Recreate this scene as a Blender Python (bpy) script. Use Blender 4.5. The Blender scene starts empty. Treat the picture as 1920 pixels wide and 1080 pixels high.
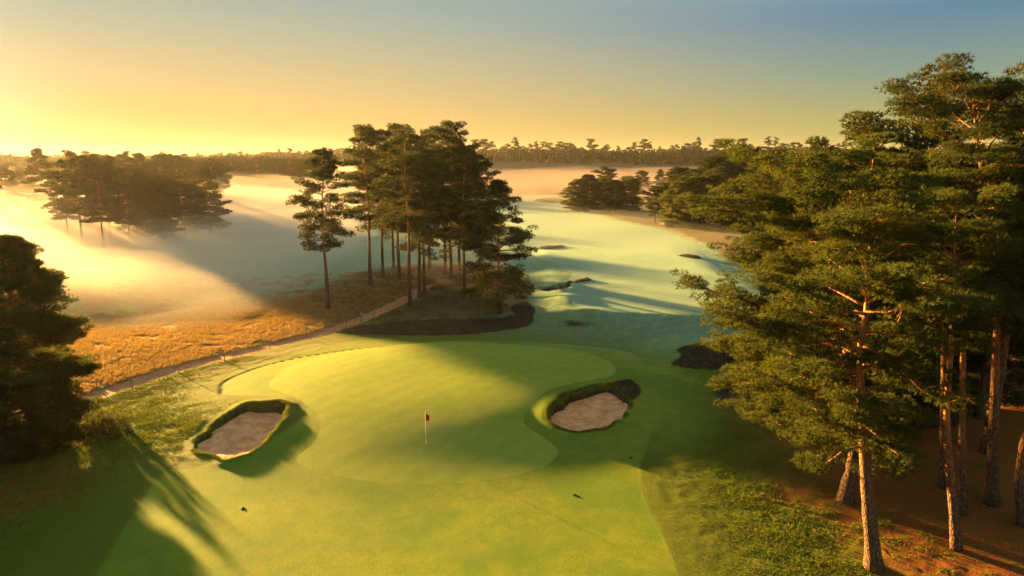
import bpy, math
import numpy as np
from mathutils import Vector
C = bpy.context.scene.collection
sc = bpy.context.scene
R = math.radians

# ------------------------------------------------------------------ camera
FPX, CAMZ = 1280.0, 18.7
PITCH = math.atan(248 / FPX)
cam_d = bpy.data.cameras.new('camera')
cam_d.sensor_width = 36; cam_d.lens = 36 * FPX / 1920
cam_d.clip_start = .5; cam_d.clip_end = 6000
cam = bpy.data.objects.new('camera', cam_d); C.objects.link(cam)
cam.location = (0, 0, CAMZ); cam.rotation_euler = (R(90) - PITCH, 0, 0)
sc.camera = cam

# ------------------------------------------------------------------ exposure and render settings
sc.view_settings.view_transform = 'Standard'; sc.view_settings.look = 'None'
sc.view_settings.gamma = 1; sc.view_settings.use_curve_mapping = False
sc.view_settings.exposure = 3.6
cy = sc.cycles
cy.use_denoising = True
cy.max_bounces = 6; cy.diffuse_bounces = 2; cy.glossy_bounces = 2
cy.transmission_bounces = 3; cy.volume_bounces = 2; cy.transparent_max_bounces = 8
cy.sample_clamp_indirect = 4
cy.caustics_reflective = False; cy.caustics_refractive = False

# ------------------------------------------------------------------ sun and sky
SUN_AZ, SUN_EL = -45.0, 5.2            # degrees from the view axis (+Y) to the left
sun_dir = Vector((math.sin(R(SUN_AZ)) * math.cos(R(SUN_EL)), math.cos(R(SUN_AZ)) * math.cos(R(SUN_EL)), math.sin(R(SUN_EL))))
sd_ = bpy.data.lights.new('sun', 'SUN'); sd_.energy = 5.0; sd_.angle = R(1.1); sd_.color = (1, .56, .155)
sun = bpy.data.objects.new('sun', sd_); C.objects.link(sun)
sun.rotation_euler = (-sun_dir).to_track_quat('-Z', 'Y').to_euler(); sun.location = sun_dir * 300

def s2l(r, g, b, k=1.0):
    f = lambda c: (c / 12.92 if c <= .04045 else ((c + .055) / 1.055) ** 2.4) * k
    return (f(r / 255), f(g / 255), f(b / 255), 1)

def nd(nt, t, loc=None, **kw):
    n = nt.nodes.new(t)
    for k, v in kw.items():
        if k.startswith('_'): n.inputs[k[1:].replace('_', ' ')].default_value = v
        else: setattr(n, k, v)
    return n
def math_(nt, op, a, b=None, clamp=False):
    n = nt.nodes.new('ShaderNodeMath'); n.operation = op; n.use_clamp = clamp
    for i, v in enumerate((a, b)):
        if v is None: continue
        if isinstance(v, (int, float)): n.inputs[i].default_value = v
        else: nt.links.new(v, n.inputs[i])
    return n.outputs[0]
def mix_(nt, fac, a, b, blend='MIX'):
    n = nt.nodes.new('ShaderNodeMix'); n.data_type = 'RGBA'; n.blend_type = blend
    for s, v in ((n.inputs[0], fac), (n.inputs[6], a), (n.inputs[7], b)):
        if isinstance(v, (int, float)): s.default_value = v
        elif isinstance(v, tuple): s.default_value = v if len(v) == 4 else (*v, 1)
        else: nt.links.new(v, s)
    return n.outputs[2]
def ramp_(nt, fac, stops):
    n = nt.nodes.new('ShaderNodeValToRGB'); cr = n.color_ramp
    while len(cr.elements) < len(stops): cr.elements.new(.5)
    for e, (p, c) in zip(cr.elements, stops):
        e.position = p; e.color = c if len(c) == 4 else (*c, 1)
    nt.links.new(fac, n.inputs[0]); return n.outputs[0]

w = bpy.data.worlds.new('World'); sc.world = w; w.use_nodes = True
nt = w.node_tree; nt.nodes.clear(); L = nt.links.new
tc = nd(nt, 'ShaderNodeTexCoord'); sep = nd(nt, 'ShaderNodeSeparateXYZ'); L(tc.outputs['Generated'], sep.inputs[0])
zz = sep.outputs[2]
hl = math_(nt, 'SQRT', math_(nt, 'SUBTRACT', 1.0, math_(nt, 'MULTIPLY', zz, zz)))
hx = math_(nt, 'DIVIDE', sep.outputs[0], hl); hy = math_(nt, 'DIVIDE', sep.outputs[1], hl)
az = math_(nt, 'ADD', math_(nt, 'MULTIPLY', hx, math.sin(R(SUN_AZ))), math_(nt, 'MULTIPLY', hy, math.cos(R(SUN_AZ))))
sfac = nd(nt, 'ShaderNodeMapRange'); L(az, sfac.inputs[0]); sfac.inputs[1].default_value = .2; sfac.inputs[2].default_value = 1.0
sfac.interpolation_type = 'SMOOTHSTEP'
zc = math_(nt, 'MAXIMUM', zz, 0.0)
zfac = math_(nt, 'MULTIPLY', zc, 2.0, True)
away = ramp_(nt, zfac, [(0, s2l(206, 182, 104)), (.09, s2l(176, 172, 106)), (.2, s2l(138, 158, 138)), (.34, s2l(98, 136, 160)), (.6, s2l(150, 176, 184)), (1, s2l(165, 188, 192))])
towd = ramp_(nt, zfac, [(0, s2l(250, 198, 112)), (.1, s2l(240, 196, 118)), (.2, s2l(220, 194, 136)), (.34, s2l(182, 186, 160)), (.5, s2l(140, 166, 172)), (1, s2l(165, 188, 192))])
base = mix_(nt, sfac.outputs[0], away, towd)
vm = nd(nt, 'ShaderNodeVectorMath', operation='DOT_PRODUCT'); L(tc.outputs['Generated'], vm.inputs[0])
gd = Vector((math.sin(R(-42)), math.cos(R(-42)), .02)).normalized(); vm.inputs[1].default_value = gd
glow = math_(nt, 'POWER', math_(nt, 'MAXIMUM', vm.outputs['Value'], 0), 130.0)
base2 = mix_(nt, math_(nt, 'MULTIPLY', glow, .5), base, (.7, .7, .62), 'ADD')
sky = nd(nt, 'ShaderNodeTexSky', sky_type='NISHITA', sun_disc=False, sun_elevation=R(SUN_EL), sun_rotation=R(SUN_AZ))
base3 = mix_(nt, .002, base2, sky.outputs[0], 'ADD')
bg = nd(nt, 'ShaderNodeBackground'); bg.inputs[1].default_value = .083; L(base3, bg.inputs[0])
wo = nd(nt, 'ShaderNodeOutputWorld'); L(bg.outputs[0], wo.inputs[0])

# ------------------------------------------------------------------ helpers
def tag(o, label=None, cat=None, group=None, kind=None):
    if label: o['label'] = label
    if cat: o['category'] = cat
    if group: o['group'] = group
    if kind: o['kind'] = kind
    return o
def link(name, me, m=None, parent=None):
    o = bpy.data.objects.new(name, me); C.objects.link(o)
    if m is not None and not me.materials: me.materials.append(m)
    if parent: o.parent = parent
    return o
def empty(name, loc, rz=0):
    o = bpy.data.objects.new(name, None); C.objects.link(o); o.location = loc; o.rotation_euler.z = rz
    o.empty_display_size = .3; return o
def np_mesh(name, V, F, smooth=True):
    """V (n,3), F (m,3) or (m,4) arrays or a list of such"""
    V = np.ascontiguousarray(V, dtype=np.float32)
    Fs = F if isinstance(F, list) else [F]
    Fs = [np.asarray(f, dtype=np.int32) for f in Fs if len(f)]
    me = bpy.data.meshes.new(name)
    nl = sum(f.size for f in Fs); nf = sum(len(f) for f in Fs)
    me.vertices.add(len(V)); me.vertices.foreach_set('co', V.ravel())
    me.loops.add(nl); me.loops.foreach_set('vertex_index', np.concatenate([f.ravel() for f in Fs]))
    sizes = np.concatenate([np.full(len(f), f.shape[1], np.int32) for f in Fs])
    me.polygons.add(nf)
    me.polygons.foreach_set('loop_start', np.concatenate([[0], np.cumsum(sizes)[:-1]]).astype(np.int32))
    me.polygons.foreach_set('loop_total', sizes)
    me.polygons.foreach_set('use_smooth', np.full(nf, smooth))
    me.update(calc_edges=True); me.validate(); return me
class Buf:
    def __init__(s): s.V = []; s.Q = []; s.T = []; s.n = 0
    def add(s, V, Q=None, T=None):
        V = np.asarray(V, float)
        if Q is not None and len(Q): s.Q.append(np.asarray(Q) + s.n)
        if T is not None and len(T): s.T.append(np.asarray(T) + s.n)
        s.V.append(V); s.n += len(V)
    def mesh(s, name, smooth=True):
        F = []
        if s.Q: F.append(np.concatenate(s.Q))
        if s.T: F.append(np.concatenate(s.T))
        return np_mesh(name, np.concatenate(s.V), F, smooth)
def tube(buf, P, rad, k=8, rough=0, rs=None):
    P = np.asarray(P, float); n = len(P); rad = np.broadcast_to(np.asarray(rad, float), (n,))
    T = np.gradient(P, axis=0); T /= np.linalg.norm(T, axis=1)[:, None] + 1e-9
    up = np.where(np.abs(T[:, 2:3]) > .9, np.array([[1., 0, 0]]), np.array([[0, 0, 1.]]))
    if np.abs(T[:, 2]).mean() > .6: up = np.tile([[1., 0, 0]], (n, 1))
    A = np.cross(T, up); A /= np.linalg.norm(A, axis=1)[:, None] + 1e-9; B = np.cross(T, A)
    th = np.linspace(0, 2 * np.pi, k, endpoint=False)
    rr = np.ones((n, k)) * rad[:, None]
    if rough: rr *= 1 + rough * rs.uniform(-1, 1, (n, k)) + rough * 1.3 * rs.uniform(-1, 1, (n, 1))
    V = P[:, None] + (np.cos(th)[None, :, None] * A[:, None] + np.sin(th)[None, :, None] * B[:, None]) * rr[..., None]
    i = np.arange(n - 1)[:, None] * k; j = np.arange(k)[None]; j2 = (j + 1) % k
    Q = np.stack([i + j, i + j2, i + k + j2, i + k + j], -1).reshape(-1, 4)
    V = np.concatenate([V.reshape(-1, 3), P[-1:] + T[-1:] * rad[-1] * .6, P[:1]])
    a = np.arange(k); b = (a + 1) % k; top = (n - 1) * k
    Tt = np.stack([top + a, top + b, np.full(k, n * k)], 1); Tb = np.stack([b, a, np.full(k, n * k + 1)], 1)
    buf.add(V, Q, np.concatenate([Tt, Tb]))
def vnoise(x, y, seed=0):
    xi = np.floor(x).astype(np.int64); yi = np.floor(y).astype(np.int64); fx = x - xi; fy = y - yi
    def h(a, b):
        v = (a * 374761393 + b * 668265263 + seed * 974634777) & 0xffffffff
        v = ((v ^ (v >> 13)) * 1274126177) & 0xffffffff
        return ((v ^ (v >> 16)) & 0xffff) / 65535.0
    u = fx * fx * (3 - 2 * fx); v = fy * fy * (3 - 2 * fy)
    return (h(xi, yi) * (1 - u) + h(xi + 1, yi) * u) * (1 - v) + (h(xi, yi + 1) * (1 - u) + h(xi + 1, yi + 1) * u) * v
def fbm(x, y, seed=0, o=3):
    s = 0; a = .5
    for i in range(o):
        s = s + a * (vnoise(x, y, seed + i) - .5); x = x * 2.03 + 7.1; y = y * 2.03 - 3.7; a *= .5
    return s * 2
def sst(a, b, x):
    t = np.clip((x - a) / (b - a), 0, 1); return t * t * (3 - 2 * t)
def gauss(x, y, cx, cy_, rx, ry): return np.exp(-((x - cx) / rx) ** 2 - ((y - cy_) / ry) ** 2)
def sdf(poly, x, y, cap=12.0):
    """signed distance to a closed polygon, negative inside"""
    poly = np.asarray(poly, float); sh = np.shape(x); x = np.ravel(x); y = np.ravel(y)
    out = np.full(x.shape, cap)
    m = (x > poly[:, 0].min() - cap) & (x < poly[:, 0].max() + cap) & (y > poly[:, 1].min() - cap) & (y < poly[:, 1].max() + cap)
    px, py = x[m], y[m]; d = np.full(px.shape, 1e9); ins = np.zeros(px.shape, bool)
    for (ax, ay), (bx, by) in zip(poly, np.roll(poly, -1, 0)):
        ex, ey = bx - ax, by - ay; t = np.clip(((px - ax) * ex + (py - ay) * ey) / (ex * ex + ey * ey + 1e-12), 0, 1)
        d = np.minimum(d, (px - ax - t * ex) ** 2 + (py - ay - t * ey) ** 2)
        c = ((ay > py) != (by > py)) & (px < (bx - ax) * (py - ay) / (by - ay + 1e-12) + ax); ins ^= c
    out[m] = np.sqrt(d) * np.where(ins, -1, 1); return out.reshape(sh)
def smooth_poly(P, k=6, closed=True):
    P = np.asarray(P, float); n = len(P); out = []
    rng = range(n if closed else n - 1)
    for i in rng:
        if closed: p0, p1, p2, p3 = P[(i - 1) % n], P[i], P[(i + 1) % n], P[(i + 2) % n]
        else: p0, p1, p2, p3 = P[max(i - 1, 0)], P[i], P[i + 1], P[min(i + 2, n - 1)]
        for t in np.arange(k) / k:
            out.append(.5 * (2 * p1 + (p2 - p0) * t + (2 * p0 - 5 * p1 + 4 * p2 - p3) * t * t + (3 * p1 - p0 - 3 * p2 + p3) * t ** 3))
    if not closed: out.append(P[-1])
    return np.array(out)

# ------------------------------------------------------------------ terrain
def H0(x, y):
    """large forms of the heathland"""
    x = np.asarray(x, float); y = np.asarray(y, float)
    z = .55 * fbm(x / 38, y / 38, 3, 2) * sst(55, 110, np.hypot(x, y - 20))
    z = z + 1.25 * np.exp(-(((x + 6.5) / 15.5) ** 2 + ((y - 53.5) / 13.5) ** 2) ** 1.7)      # green
    z = z - .35 * gauss(x, y, 4, 69, 14, 4.5)                                                # hollow behind the green
    z = z + 1.0 * gauss(x, y, -13, 93, 15, 18)                                               # pine mound
    z = z + .95 * sst(71.5, 76.5, y + .6 * np.sin(x * .35)) * sst(2, 7, x) * (1 - sst(30, 42, x)) * (1 - sst(115, 150, y))
    z = z + .5 * gauss(x, y, 8.5, 76.5, 2.4, 1.6) + .5 * gauss(x, y, 7, 84, 2.5, 3)
    z = z + .35 * gauss(x, y, 2, 70, 3, 2)
    z = z - 1.3 * sst(-22, -48, x) * sst(62, 90, y)                                          # misty hollow
    rid = sst(430, 720, y + .12 * np.abs(x) + 60 * fbm(x / 160, y / 200, 9, 2))
    z = z + rid * (13.2 - 5.5 * sst(-60, -420, x) + 1.8 * fbm(x / 120, y / 200, 21, 2))
    return z
def P(px, py, it=6):
    """point of the terrain seen at a place of the photograph"""
    a = (px - 960) / FPX; b = -(py - 540) / FPX; c, s = math.cos(PITCH), math.sin(PITCH)
    d = (a, c + b * s, -s + b * c); z = 0.0
    for _ in range(it):
        t = (z - CAMZ) / d[2]; x, y = d[0] * t, d[1] * t; z = .5 * z + .5 * float(H0(x, y))
    return x, y
def PP(pts): return np.array([P(*p) for p in pts])

green_poly = smooth_poly(PP([(497, 725), (520, 700), (562, 678), (620, 663), (700, 652), (780, 645), (870, 642), (960, 646), (1050, 653), (1110, 663), (1150, 678), (1160, 694), (1146, 708), (1090, 718), (1035, 732), (1004, 758), (985, 795), (1030, 828), (1052, 850), (1028, 877), (960, 898), (850, 912), (720, 912), (600, 892), (548, 866), (585, 830), (592, 785), (548, 748)]), 5)
lb_poly = smooth_poly(PP([(362, 834), (398, 792), (436, 768), (480, 757), (530, 757), (538, 775), (524, 800), (498, 830), (468, 855), (425, 865), (388, 855)]), 5)
rb_poly = smooth_poly(PP([(1028, 770), (1050, 745), (1098, 730), (1140, 722), (1176, 740), (1182, 762), (1170, 785), (1130, 803), (1090, 812), (1050, 808), (1030, 795)]), 5)
fw_poly = smooth_poly([(8.5, 77.3), (16, 76.8), (26, 77.5), (31, 86), (33, 100), (37, 128), (40, 150), (39, 176), (33, 193), (28, 215), (24, 260), (30, 320), (10, 330), (-6, 290), (-8, 235), (0, 185), (3, 150), (4.5, 125), (8, 110), (9.5, 97), (7, 88)], 5)
sb_poly = smooth_poly(PP([(1018, 546), (1040, 540), (1064, 536), (1072, 541), (1052, 548), (1028, 551)]), 4)
path_c = smooth_poly(PP([(60, 785), (160, 748), (230, 724), (300, 701), (380, 679), (450, 662), (540, 640), (620, 619), (668, 602), (700, 588), (740, 570), (775, 553), (800, 535)]), 6, False)
for q_, sd in ((lb_poly, 1), (rb_poly, 2)):
    nn = unit0 = q_ - q_.mean(0); nn = nn / np.linalg.norm(nn, axis=1)[:, None]
    q_ += nn * (.55 * fbm(q_[:, 0] / 1.1, q_[:, 1] / 1.1, 140 + sd, 2) - .22)[:, None]
d_ = np.gradient(path_c, axis=0); d_ /= np.linalg.norm(d_, axis=1)[:, None]; path_n = np.stack([-d_[:, 1], d_[:, 0]], 1)
path_poly = np.concatenate([path_c + path_n * .95, (path_c - path_n * .95)[::-1]])

mow_poly = smooth_poly(PP([(1213, 838), (1200, 880), (1206, 930), (1238, 1000), (1268, 1078)]).tolist() + [(6.9, 22), (-17, 22)] + PP([(180, 1078), (290, 902), (330, 880), (392, 868), (548, 800), (560, 750), (420, 738), (416, 718), (450, 702), (500, 684), (580, 667), (700, 650), (800, 641), (1000, 640), (1180, 660), (1215, 700), (1240, 760)]).tolist(), 5)
def H(x, y):
    x = np.asarray(x, float); y = np.asarray(y, float); z = H0(x, y)
    near = 1 - sst(90, 160, y)
    sg = sdf(green_poly, x, y)
    rough_amt = (.06 + .94 * sst(-.1, 1.2, sdf(mow_poly, x, y))) * sst(-.2, 3.5, sg) * (1 - .75 * np.maximum(gauss(x, y, -5, 31, 15, 9), gauss(x, y, 4, 60, 6, 20) * .5))
    z = z + near * rough_amt * (.035 * fbm(x / .55, y / .45, 31, 2) + .07 * fbm(x / 5.2, y / 4.1, 37, 2))
    z = z + .025 * fbm(x / 4.5, y / 4.5, 55, 2) * (1 - sst(0, 2, sg))
    z = z + .05 * fbm(x / 7., y / 6., 56, 2) * sst(0, 3, sg) * near
    # left bunker: deep pit with a raised lip on its right and far sides
    s = sdf(lb_poly, x, y)
    lipw = sst(-21.5, -18.0, x + .25 * (y - 45))
    z = z + (.0 + .13 * lipw) * np.exp(-((s - .30) / .5) ** 2) * (.6 + .8 * vnoise(x / 1.7, y / 1.7, 81)) - 1.25 * sst(.0, -.22, s)
    s = sdf(rb_poly, x, y)
    lipw = np.maximum(sst(6.0, 2.4, x), sst(49.5, 52.5, y))
    z = z + (.0 + .14 * lipw) * np.exp(-((s - .3) / .5) ** 2) * (.6 + .8 * vnoise(x / 1.7, y / 1.7, 83)) - 1.35 * sst(.0, -.25, s)
    s = sdf(sb_poly, x, y); z = z + .45 * np.exp(-((s - .5) / .9) ** 2) - 1.1 * sst(.2, -.6, s)
    s = sdf(path_poly, x, y); z = z - .10 * sst(.35, -.2, s)
    return z

def axis(lo, hi, d0, d1, r, a, b):
    """positions: spacing d0 between a and b, growing by r towards lo and hi"""
    mid = list(np.arange(a, b, d0)); d = d0; p = mid[-1]
    while p < hi: d = min(d * r, d1); p += d; mid.append(p)
    d = d0; p = a; left = []
    while p > lo: d = min(d * r, d1); p -= d; left.append(p)
    return np.array(left[::-1] + mid)
GX = axis(-1400, 1400, .19, 45, 1.045, -34, 28)
GY = axis(-80, 2300, .17, 45, 1.022, 26, 68)
gx, gy = np.meshgrid(GX, GY); gz = H(gx, gy)
def Hs(x, y):
    """height of the ground sheet itself"""
    x = np.asarray(x, float); y = np.asarray(y, float)
    i = np.clip(np.searchsorted(GX, x) - 1, 0, len(GX) - 2); j = np.clip(np.searchsorted(GY, y) - 1, 0, len(GY) - 2)
    u = (x - GX[i]) / (GX[i + 1] - GX[i]); v = (y - GY[j]) / (GY[j + 1] - GY[j])
    return gz[j, i] * (1 - u) * (1 - v) + gz[j, i + 1] * u * (1 - v) + gz[j + 1, i] * (1 - u) * v + gz[j + 1, i + 1] * u * v
def grid_faces(nx, ny):
    i = np.arange(nx - 1)[None]; j = np.arange(ny - 1)[:, None] * nx
    return np.stack([j + i, j + i + 1, j + nx + i + 1, j + nx + i], -1).reshape(-1, 4)

# kinds of ground cover (what grows there)
wob = .6 * fbm(gx / 2.2, gy / 2.2, 71, 2)
sgreen = sdf(green_poly, gx, gy)
smow = sdf(mow_poly, gx, gy)
soft_poly = smooth_poly(PP([(1190, 650), (1270, 628), (1340, 635), (1330, 700), (1345, 760), (1310, 830), (1225, 838), (1190, 760)]), 4)
short = np.maximum(sst(.12, -.12, smow), sst(.6, -.6, sdf(fw_poly, gx, gy) + wob)) 
short = np.maximum(short, .9 * sst(2.5, -2.5, sdf(soft_poly, gx, gy) + 2 * wob))
pathx = np.interp(gy, path_c[:, 1], path_c[:, 0])
spath = sdf(path_poly, gx, gy)
left_of = sst(-.3, .8, pathx - .95 - gx + .3 * wob) * (gy > 44)
left_of = np.where(gy > path_c[-1, 1], sst(-22, -26, gx + wob * 4), left_of)
far_field = sst(-1, 6, (gy - 86 - .0 * gx) + 5 * wob - .35 * (gx + 30)) * sst(-17, -24, gx)      # mown field beyond the tall straw
straw = left_of * (1 - far_field)
straw = np.maximum(straw, sst(0, 5, gy - 150 + 8 * wob) * sst(0, 3, sdf(fw_poly, gx, gy)) * (1 - sst(-10, -40, gx)) * .35)
heath = sst(1.15, .75, np.hypot((gx + 12) / 15, (gy - 95) / 24) + .12 * wob)
heath = np.maximum(heath, sst(0, 3, sdf(fw_poly, gx, gy, 30) - 1 + 3 * wob) * sst(10, 20, gx) * sst(95, 135, gy))
heath = np.maximum(heath, sst(420, 520, gy))
needle = sst(0, 7, (gx - 12.5) - .16 * np.abs(gy - 36) + 3.4 * wob + 2 * fbm(gx / 1.1, gy / 1.1, 91, 2)) * sst(64, 52, gy)
needle = np.maximum(needle, sst(1.1, .6, np.hypot((gx + 33) / 9, (gy - 36) / 9) + .4 * wob) * .8)
bank = np.exp(-((spath + (-1) * 0 - 2.2 - .3 * wob) / .8) ** 2) * sst(0, 1, gx - pathx) * sst(72, 60, gy)   # bare band beside the path
fringe = sst(.1, -.1, sgreen - 1.6)
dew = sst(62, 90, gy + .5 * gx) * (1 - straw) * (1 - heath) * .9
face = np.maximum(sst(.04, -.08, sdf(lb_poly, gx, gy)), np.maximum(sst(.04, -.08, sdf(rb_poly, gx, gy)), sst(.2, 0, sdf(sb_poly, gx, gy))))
dl = smooth_poly(PP([(415, 738), (417, 720), (450, 702), (500, 685), (580, 668), (660, 657), (730, 650)]), 5, False)
dd = np.full(gx.shape, 9.0); mm = (gx > -28) & (gx < -5) & (gy > 48) & (gy < 72)
q = dl[None]; pts_ = np.stack([gx[mm], gy[mm]], 1)[:, None]; dd[mm] = np.sqrt(((pts_ - q) ** 2).sum(-1)).min(1)
drain = sst(.32, .1, dd)
gz = gz - .08 * drain
me = np_mesh('ground', np.stack([gx, gy, gz], -1).reshape(-1, 3), grid_faces(len(GX), len(GY)))
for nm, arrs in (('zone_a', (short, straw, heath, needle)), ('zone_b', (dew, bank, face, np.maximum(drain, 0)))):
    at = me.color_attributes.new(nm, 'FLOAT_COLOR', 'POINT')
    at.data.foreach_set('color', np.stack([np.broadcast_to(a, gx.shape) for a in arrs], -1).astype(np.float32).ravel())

def new_mat(name):
    m = bpy.data.materials.new(name); m.use_nodes = True; nt = m.node_tree; nt.nodes.clear()
    out = nd(nt, 'ShaderNodeOutputMaterial'); b = nd(nt, 'ShaderNodeBsdfPrincipled'); nt.links.new(b.outputs[0], out.inputs[0])
    b.inputs['Specular IOR Level'].default_value = .04; b.inputs['Roughness'].default_value = .8
    return m, nt, b, out
def noise_(nt, vec, scale, detail=4, rough=.55, dist=0):
    n = nd(nt, 'ShaderNodeTexNoise'); n.inputs['Scale'].default_value = scale; n.inputs['Detail'].default_value = detail
    n.inputs['Roughness'].default_value = rough; n.inputs['Distortion'].default_value = dist
    if vec is not None: nt.links.new(vec, n.inputs['Vector'])
    return n.outputs[0]
def mapr(nt, v, a, b, c=0., d=1.):
    n = nd(nt, 'ShaderNodeMapRange'); nt.links.new(v, n.inputs[0])
    for i, q in enumerate((a, b, c, d)): n.inputs[i + 1].default_value = q
    return n.outputs[0]
def bump_(nt, b, h, dist, strength=1.0):
    n = nd(nt, 'ShaderNodeBump'); n.inputs['Distance'].default_value = dist; n.inputs['Strength'].default_value = strength
    nt.links.new(h, n.inputs['Height']); nt.links.new(n.outputs[0], b.inputs['Normal'])
def pos_(nt, sx=1, sy=1, sz=1, coord='Object'):
    t = nd(nt, 'ShaderNodeTexCoord'); m = nd(nt, 'ShaderNodeMapping'); m.inputs['Scale'].default_value = (sx, sy, sz)
    nt.links.new(t.outputs[coord], m.inputs[0]); return m.outputs[0]
def turf_mat(name, zones=True, c1=(.13, .20, .02), c2=(.20, .25, .03), bd=.03, dewy=0.):
    m, nt, b, out = new_mat(name)
    v = pos_(nt); vs = pos_(nt, 1, 1.9, 1)
    fine = noise_(nt, vs, 9, 3, .65); mid = noise_(nt, v, 1.1, 4, .6, .4); big = noise_(nt, v, .16, 3)
    grain = noise_(nt, vs, 22, 2, .7)
    mott = math_(nt, 'ADD', math_(nt, 'ADD', math_(nt, 'MULTIPLY', mid, .3), math_(nt, 'MULTIPLY', fine, .45)), math_(nt, 'MULTIPLY', grain, .35))
    if not zones:
        col = mix_(nt, mapr(nt, mott, .44, .62), c1, c2)
        col = mix_(nt, mapr(nt, big, .4, .65), col, mix_(nt, .5, col, (.28, .28, .05)))
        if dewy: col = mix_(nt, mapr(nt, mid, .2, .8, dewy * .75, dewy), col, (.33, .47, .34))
        if name == 'close_mown_turf':
            mp = nd(nt, 'ShaderNodeMapping'); mp.inputs['Rotation'].default_value = (0, 0, R(38)); nt.links.new(v, mp.inputs[0])
            wv_ = nd(nt, 'ShaderNodeTexWave'); wv_.inputs['Scale'].default_value = .19; wv_.inputs['Distortion'].default_value = .6; wv_.inputs['Detail'].default_value = 1; nt.links.new(mp.outputs[0], wv_.inputs['Vector'])
            col = mix_(nt, mapr(nt, wv_.outputs['Fac'], .4, .6, 0, .16), col, (.14, .20, .03))
        nt.links.new(col, b.inputs['Base Color'])
        bump_(nt, b, math_(nt, 'ADD', math_(nt, 'ADD', fine, noise_(nt, vs, 26, 2, .7)), math_(nt, 'MULTIPLY', noise_(nt, vs, 3.2, 3), .3)), bd * 1.6)
        return m
    a = nd(nt, 'ShaderNodeAttribute', attribute_name='zone_a'); sa = nd(nt, 'ShaderNodeSeparateColor'); nt.links.new(a.outputs['Color'], sa.inputs[0])
    bb = nd(nt, 'ShaderNodeAttribute', attribute_name='zone_b'); sb = nd(nt, 'ShaderNodeSeparateColor'); nt.links.new(bb.outputs['Color'], sb.inputs[0])
    short_, straw_, heath_ = sa.outputs; needle_ = a.outputs['Alpha']; dew_, bank_, face_ = sb.outputs; drain_ = bb.outputs['Alpha']
    rough_c = mix_(nt, mapr(nt, mott, .35, .75), (.085, .135, .012), (.185, .21, .020))
    rough_c = mix_(nt, mapr(nt, noise_(nt, v, .6, 5, .7), .52, .75, 0, .45), rough_c, (.15, .15, .03))
    short_c = mix_(nt, mapr(nt, mott, .44, .62), (.10, .175, .012), (.215, .24, .022))
    short_c = mix_(nt, mapr(nt, big, .42, .60), short_c, mix_(nt, .6, short_c, (.075, .16, .015)))
    short_c = mix_(nt, mapr(nt, noise_(nt, v, .45, 4, .6), .52, .72, 0, .35), short_c, (.22, .21, .03))
    col = mix_(nt, short_, rough_c, short_c)
    col = mix_(nt, mapr(nt, mott, .3, .7, .45, 1), (0, 0, 0), (1, 1, 1)) and col
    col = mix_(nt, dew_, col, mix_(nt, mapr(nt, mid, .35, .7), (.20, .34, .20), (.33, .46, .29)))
    straw_c = mix_(nt, mapr(nt, mott, .4, .7), (.28, .13, .035), (.50, .29, .09))
    col = mix_(nt, straw_, col, straw_c)
    heath_c = mix_(nt, mapr(nt, mott, .4, .66), (.085, .045, .028), (.21, .14, .065))
    heath_c = mix_(nt, mapr(nt, noise_(nt, v, .35, 4), .5, .62), heath_c, (.14, .13, .05))
    col = mix_(nt, heath_, col, heath_c)
    nm = math_(nt, 'MULTIPLY', needle_, mapr(nt, noise_(nt, v, 1.6, 6, .75), .34, .50), True)
    needle_c = mix_(nt, mapr(nt, fine, .4, .65), (.22, .062, .018), (.50, .15, .035))
    col = mix_(nt, nm, col, needle_c)
    col = mix_(nt, math_(nt, 'MULTIPLY', bank_, .75), col, (.20, .12, .06))
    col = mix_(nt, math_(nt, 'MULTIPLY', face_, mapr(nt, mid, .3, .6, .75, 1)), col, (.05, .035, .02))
    col = mix_(nt, math_(nt, 'MULTIPLY', drain_, .6), col, (.06, .05, .03))
    nt.links.new(col, b.inputs['Base Color'])
    hh = math_(nt, 'ADD', math_(nt, 'ADD', math_(nt, 'ADD', fine, grain), math_(nt, 'MULTIPLY', noise_(nt, vs, 3.2, 3), .5)), math_(nt, 'MULTIPLY', math_(nt, 'MULTIPLY', mid, 2.0), mapr(nt, short_, 0, 1, 1, .12)))
    bmp = nd(nt, 'ShaderNodeBump'); bmp.inputs['Strength'].default_value = 1
    nt.links.new(mapr(nt, short_, 0, 1, .10, .035), bmp.inputs['Distance']); nt.links.new(hh, bmp.inputs['Height']); nt.links.new(bmp.outputs[0], b.inputs['Normal'])
    return m
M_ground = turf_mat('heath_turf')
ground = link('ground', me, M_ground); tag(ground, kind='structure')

def sheet(name, poly, m, lift, rings=40, kind='structure', zfun=None, cen=None):
    """closed sheet following the ground inside a polygon"""
    c = poly.mean(0) if cen is None else np.array(cen); n = len(poly)
    rr = np.linspace(0, 1, rings + 1)[1:]
    X = c[0] + (poly[:, 0] - c[0])[None] * rr[:, None]; Y = c[1] + (poly[:, 1] - c[1])[None] * rr[:, None]
    Z = (Hs(X, Y) + lift - (lift + .004) * rr[:, None] ** 16) if zfun is None else zfun(X, Y)
    V = np.concatenate([np.stack([X, Y, Z], -1).reshape(-1, 3), [[c[0], c[1], float((Hs(*c) + lift) if zfun is None else zfun(*c))]]])
    i = np.arange(rings - 1)[:, None] * n; j = np.arange(n)[None]; j2 = (j + 1) % n
    Q = np.stack([i + j, i + n + j, i + n + j2, i + j2], -1).reshape(-1, 4)
    a = np.arange(n); T = np.stack([np.full(n, rings * n), a, (a + 1) % n], 1)
    return tag(link(name, np_mesh(name, V, [Q, T]), m), kind=kind)
def dense(poly, k):
    n = len(poly); return np.array([poly[i] * (1 - t) + poly[(i + 1) % n] * t for i in range(n) for t in np.arange(k) / k])
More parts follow.
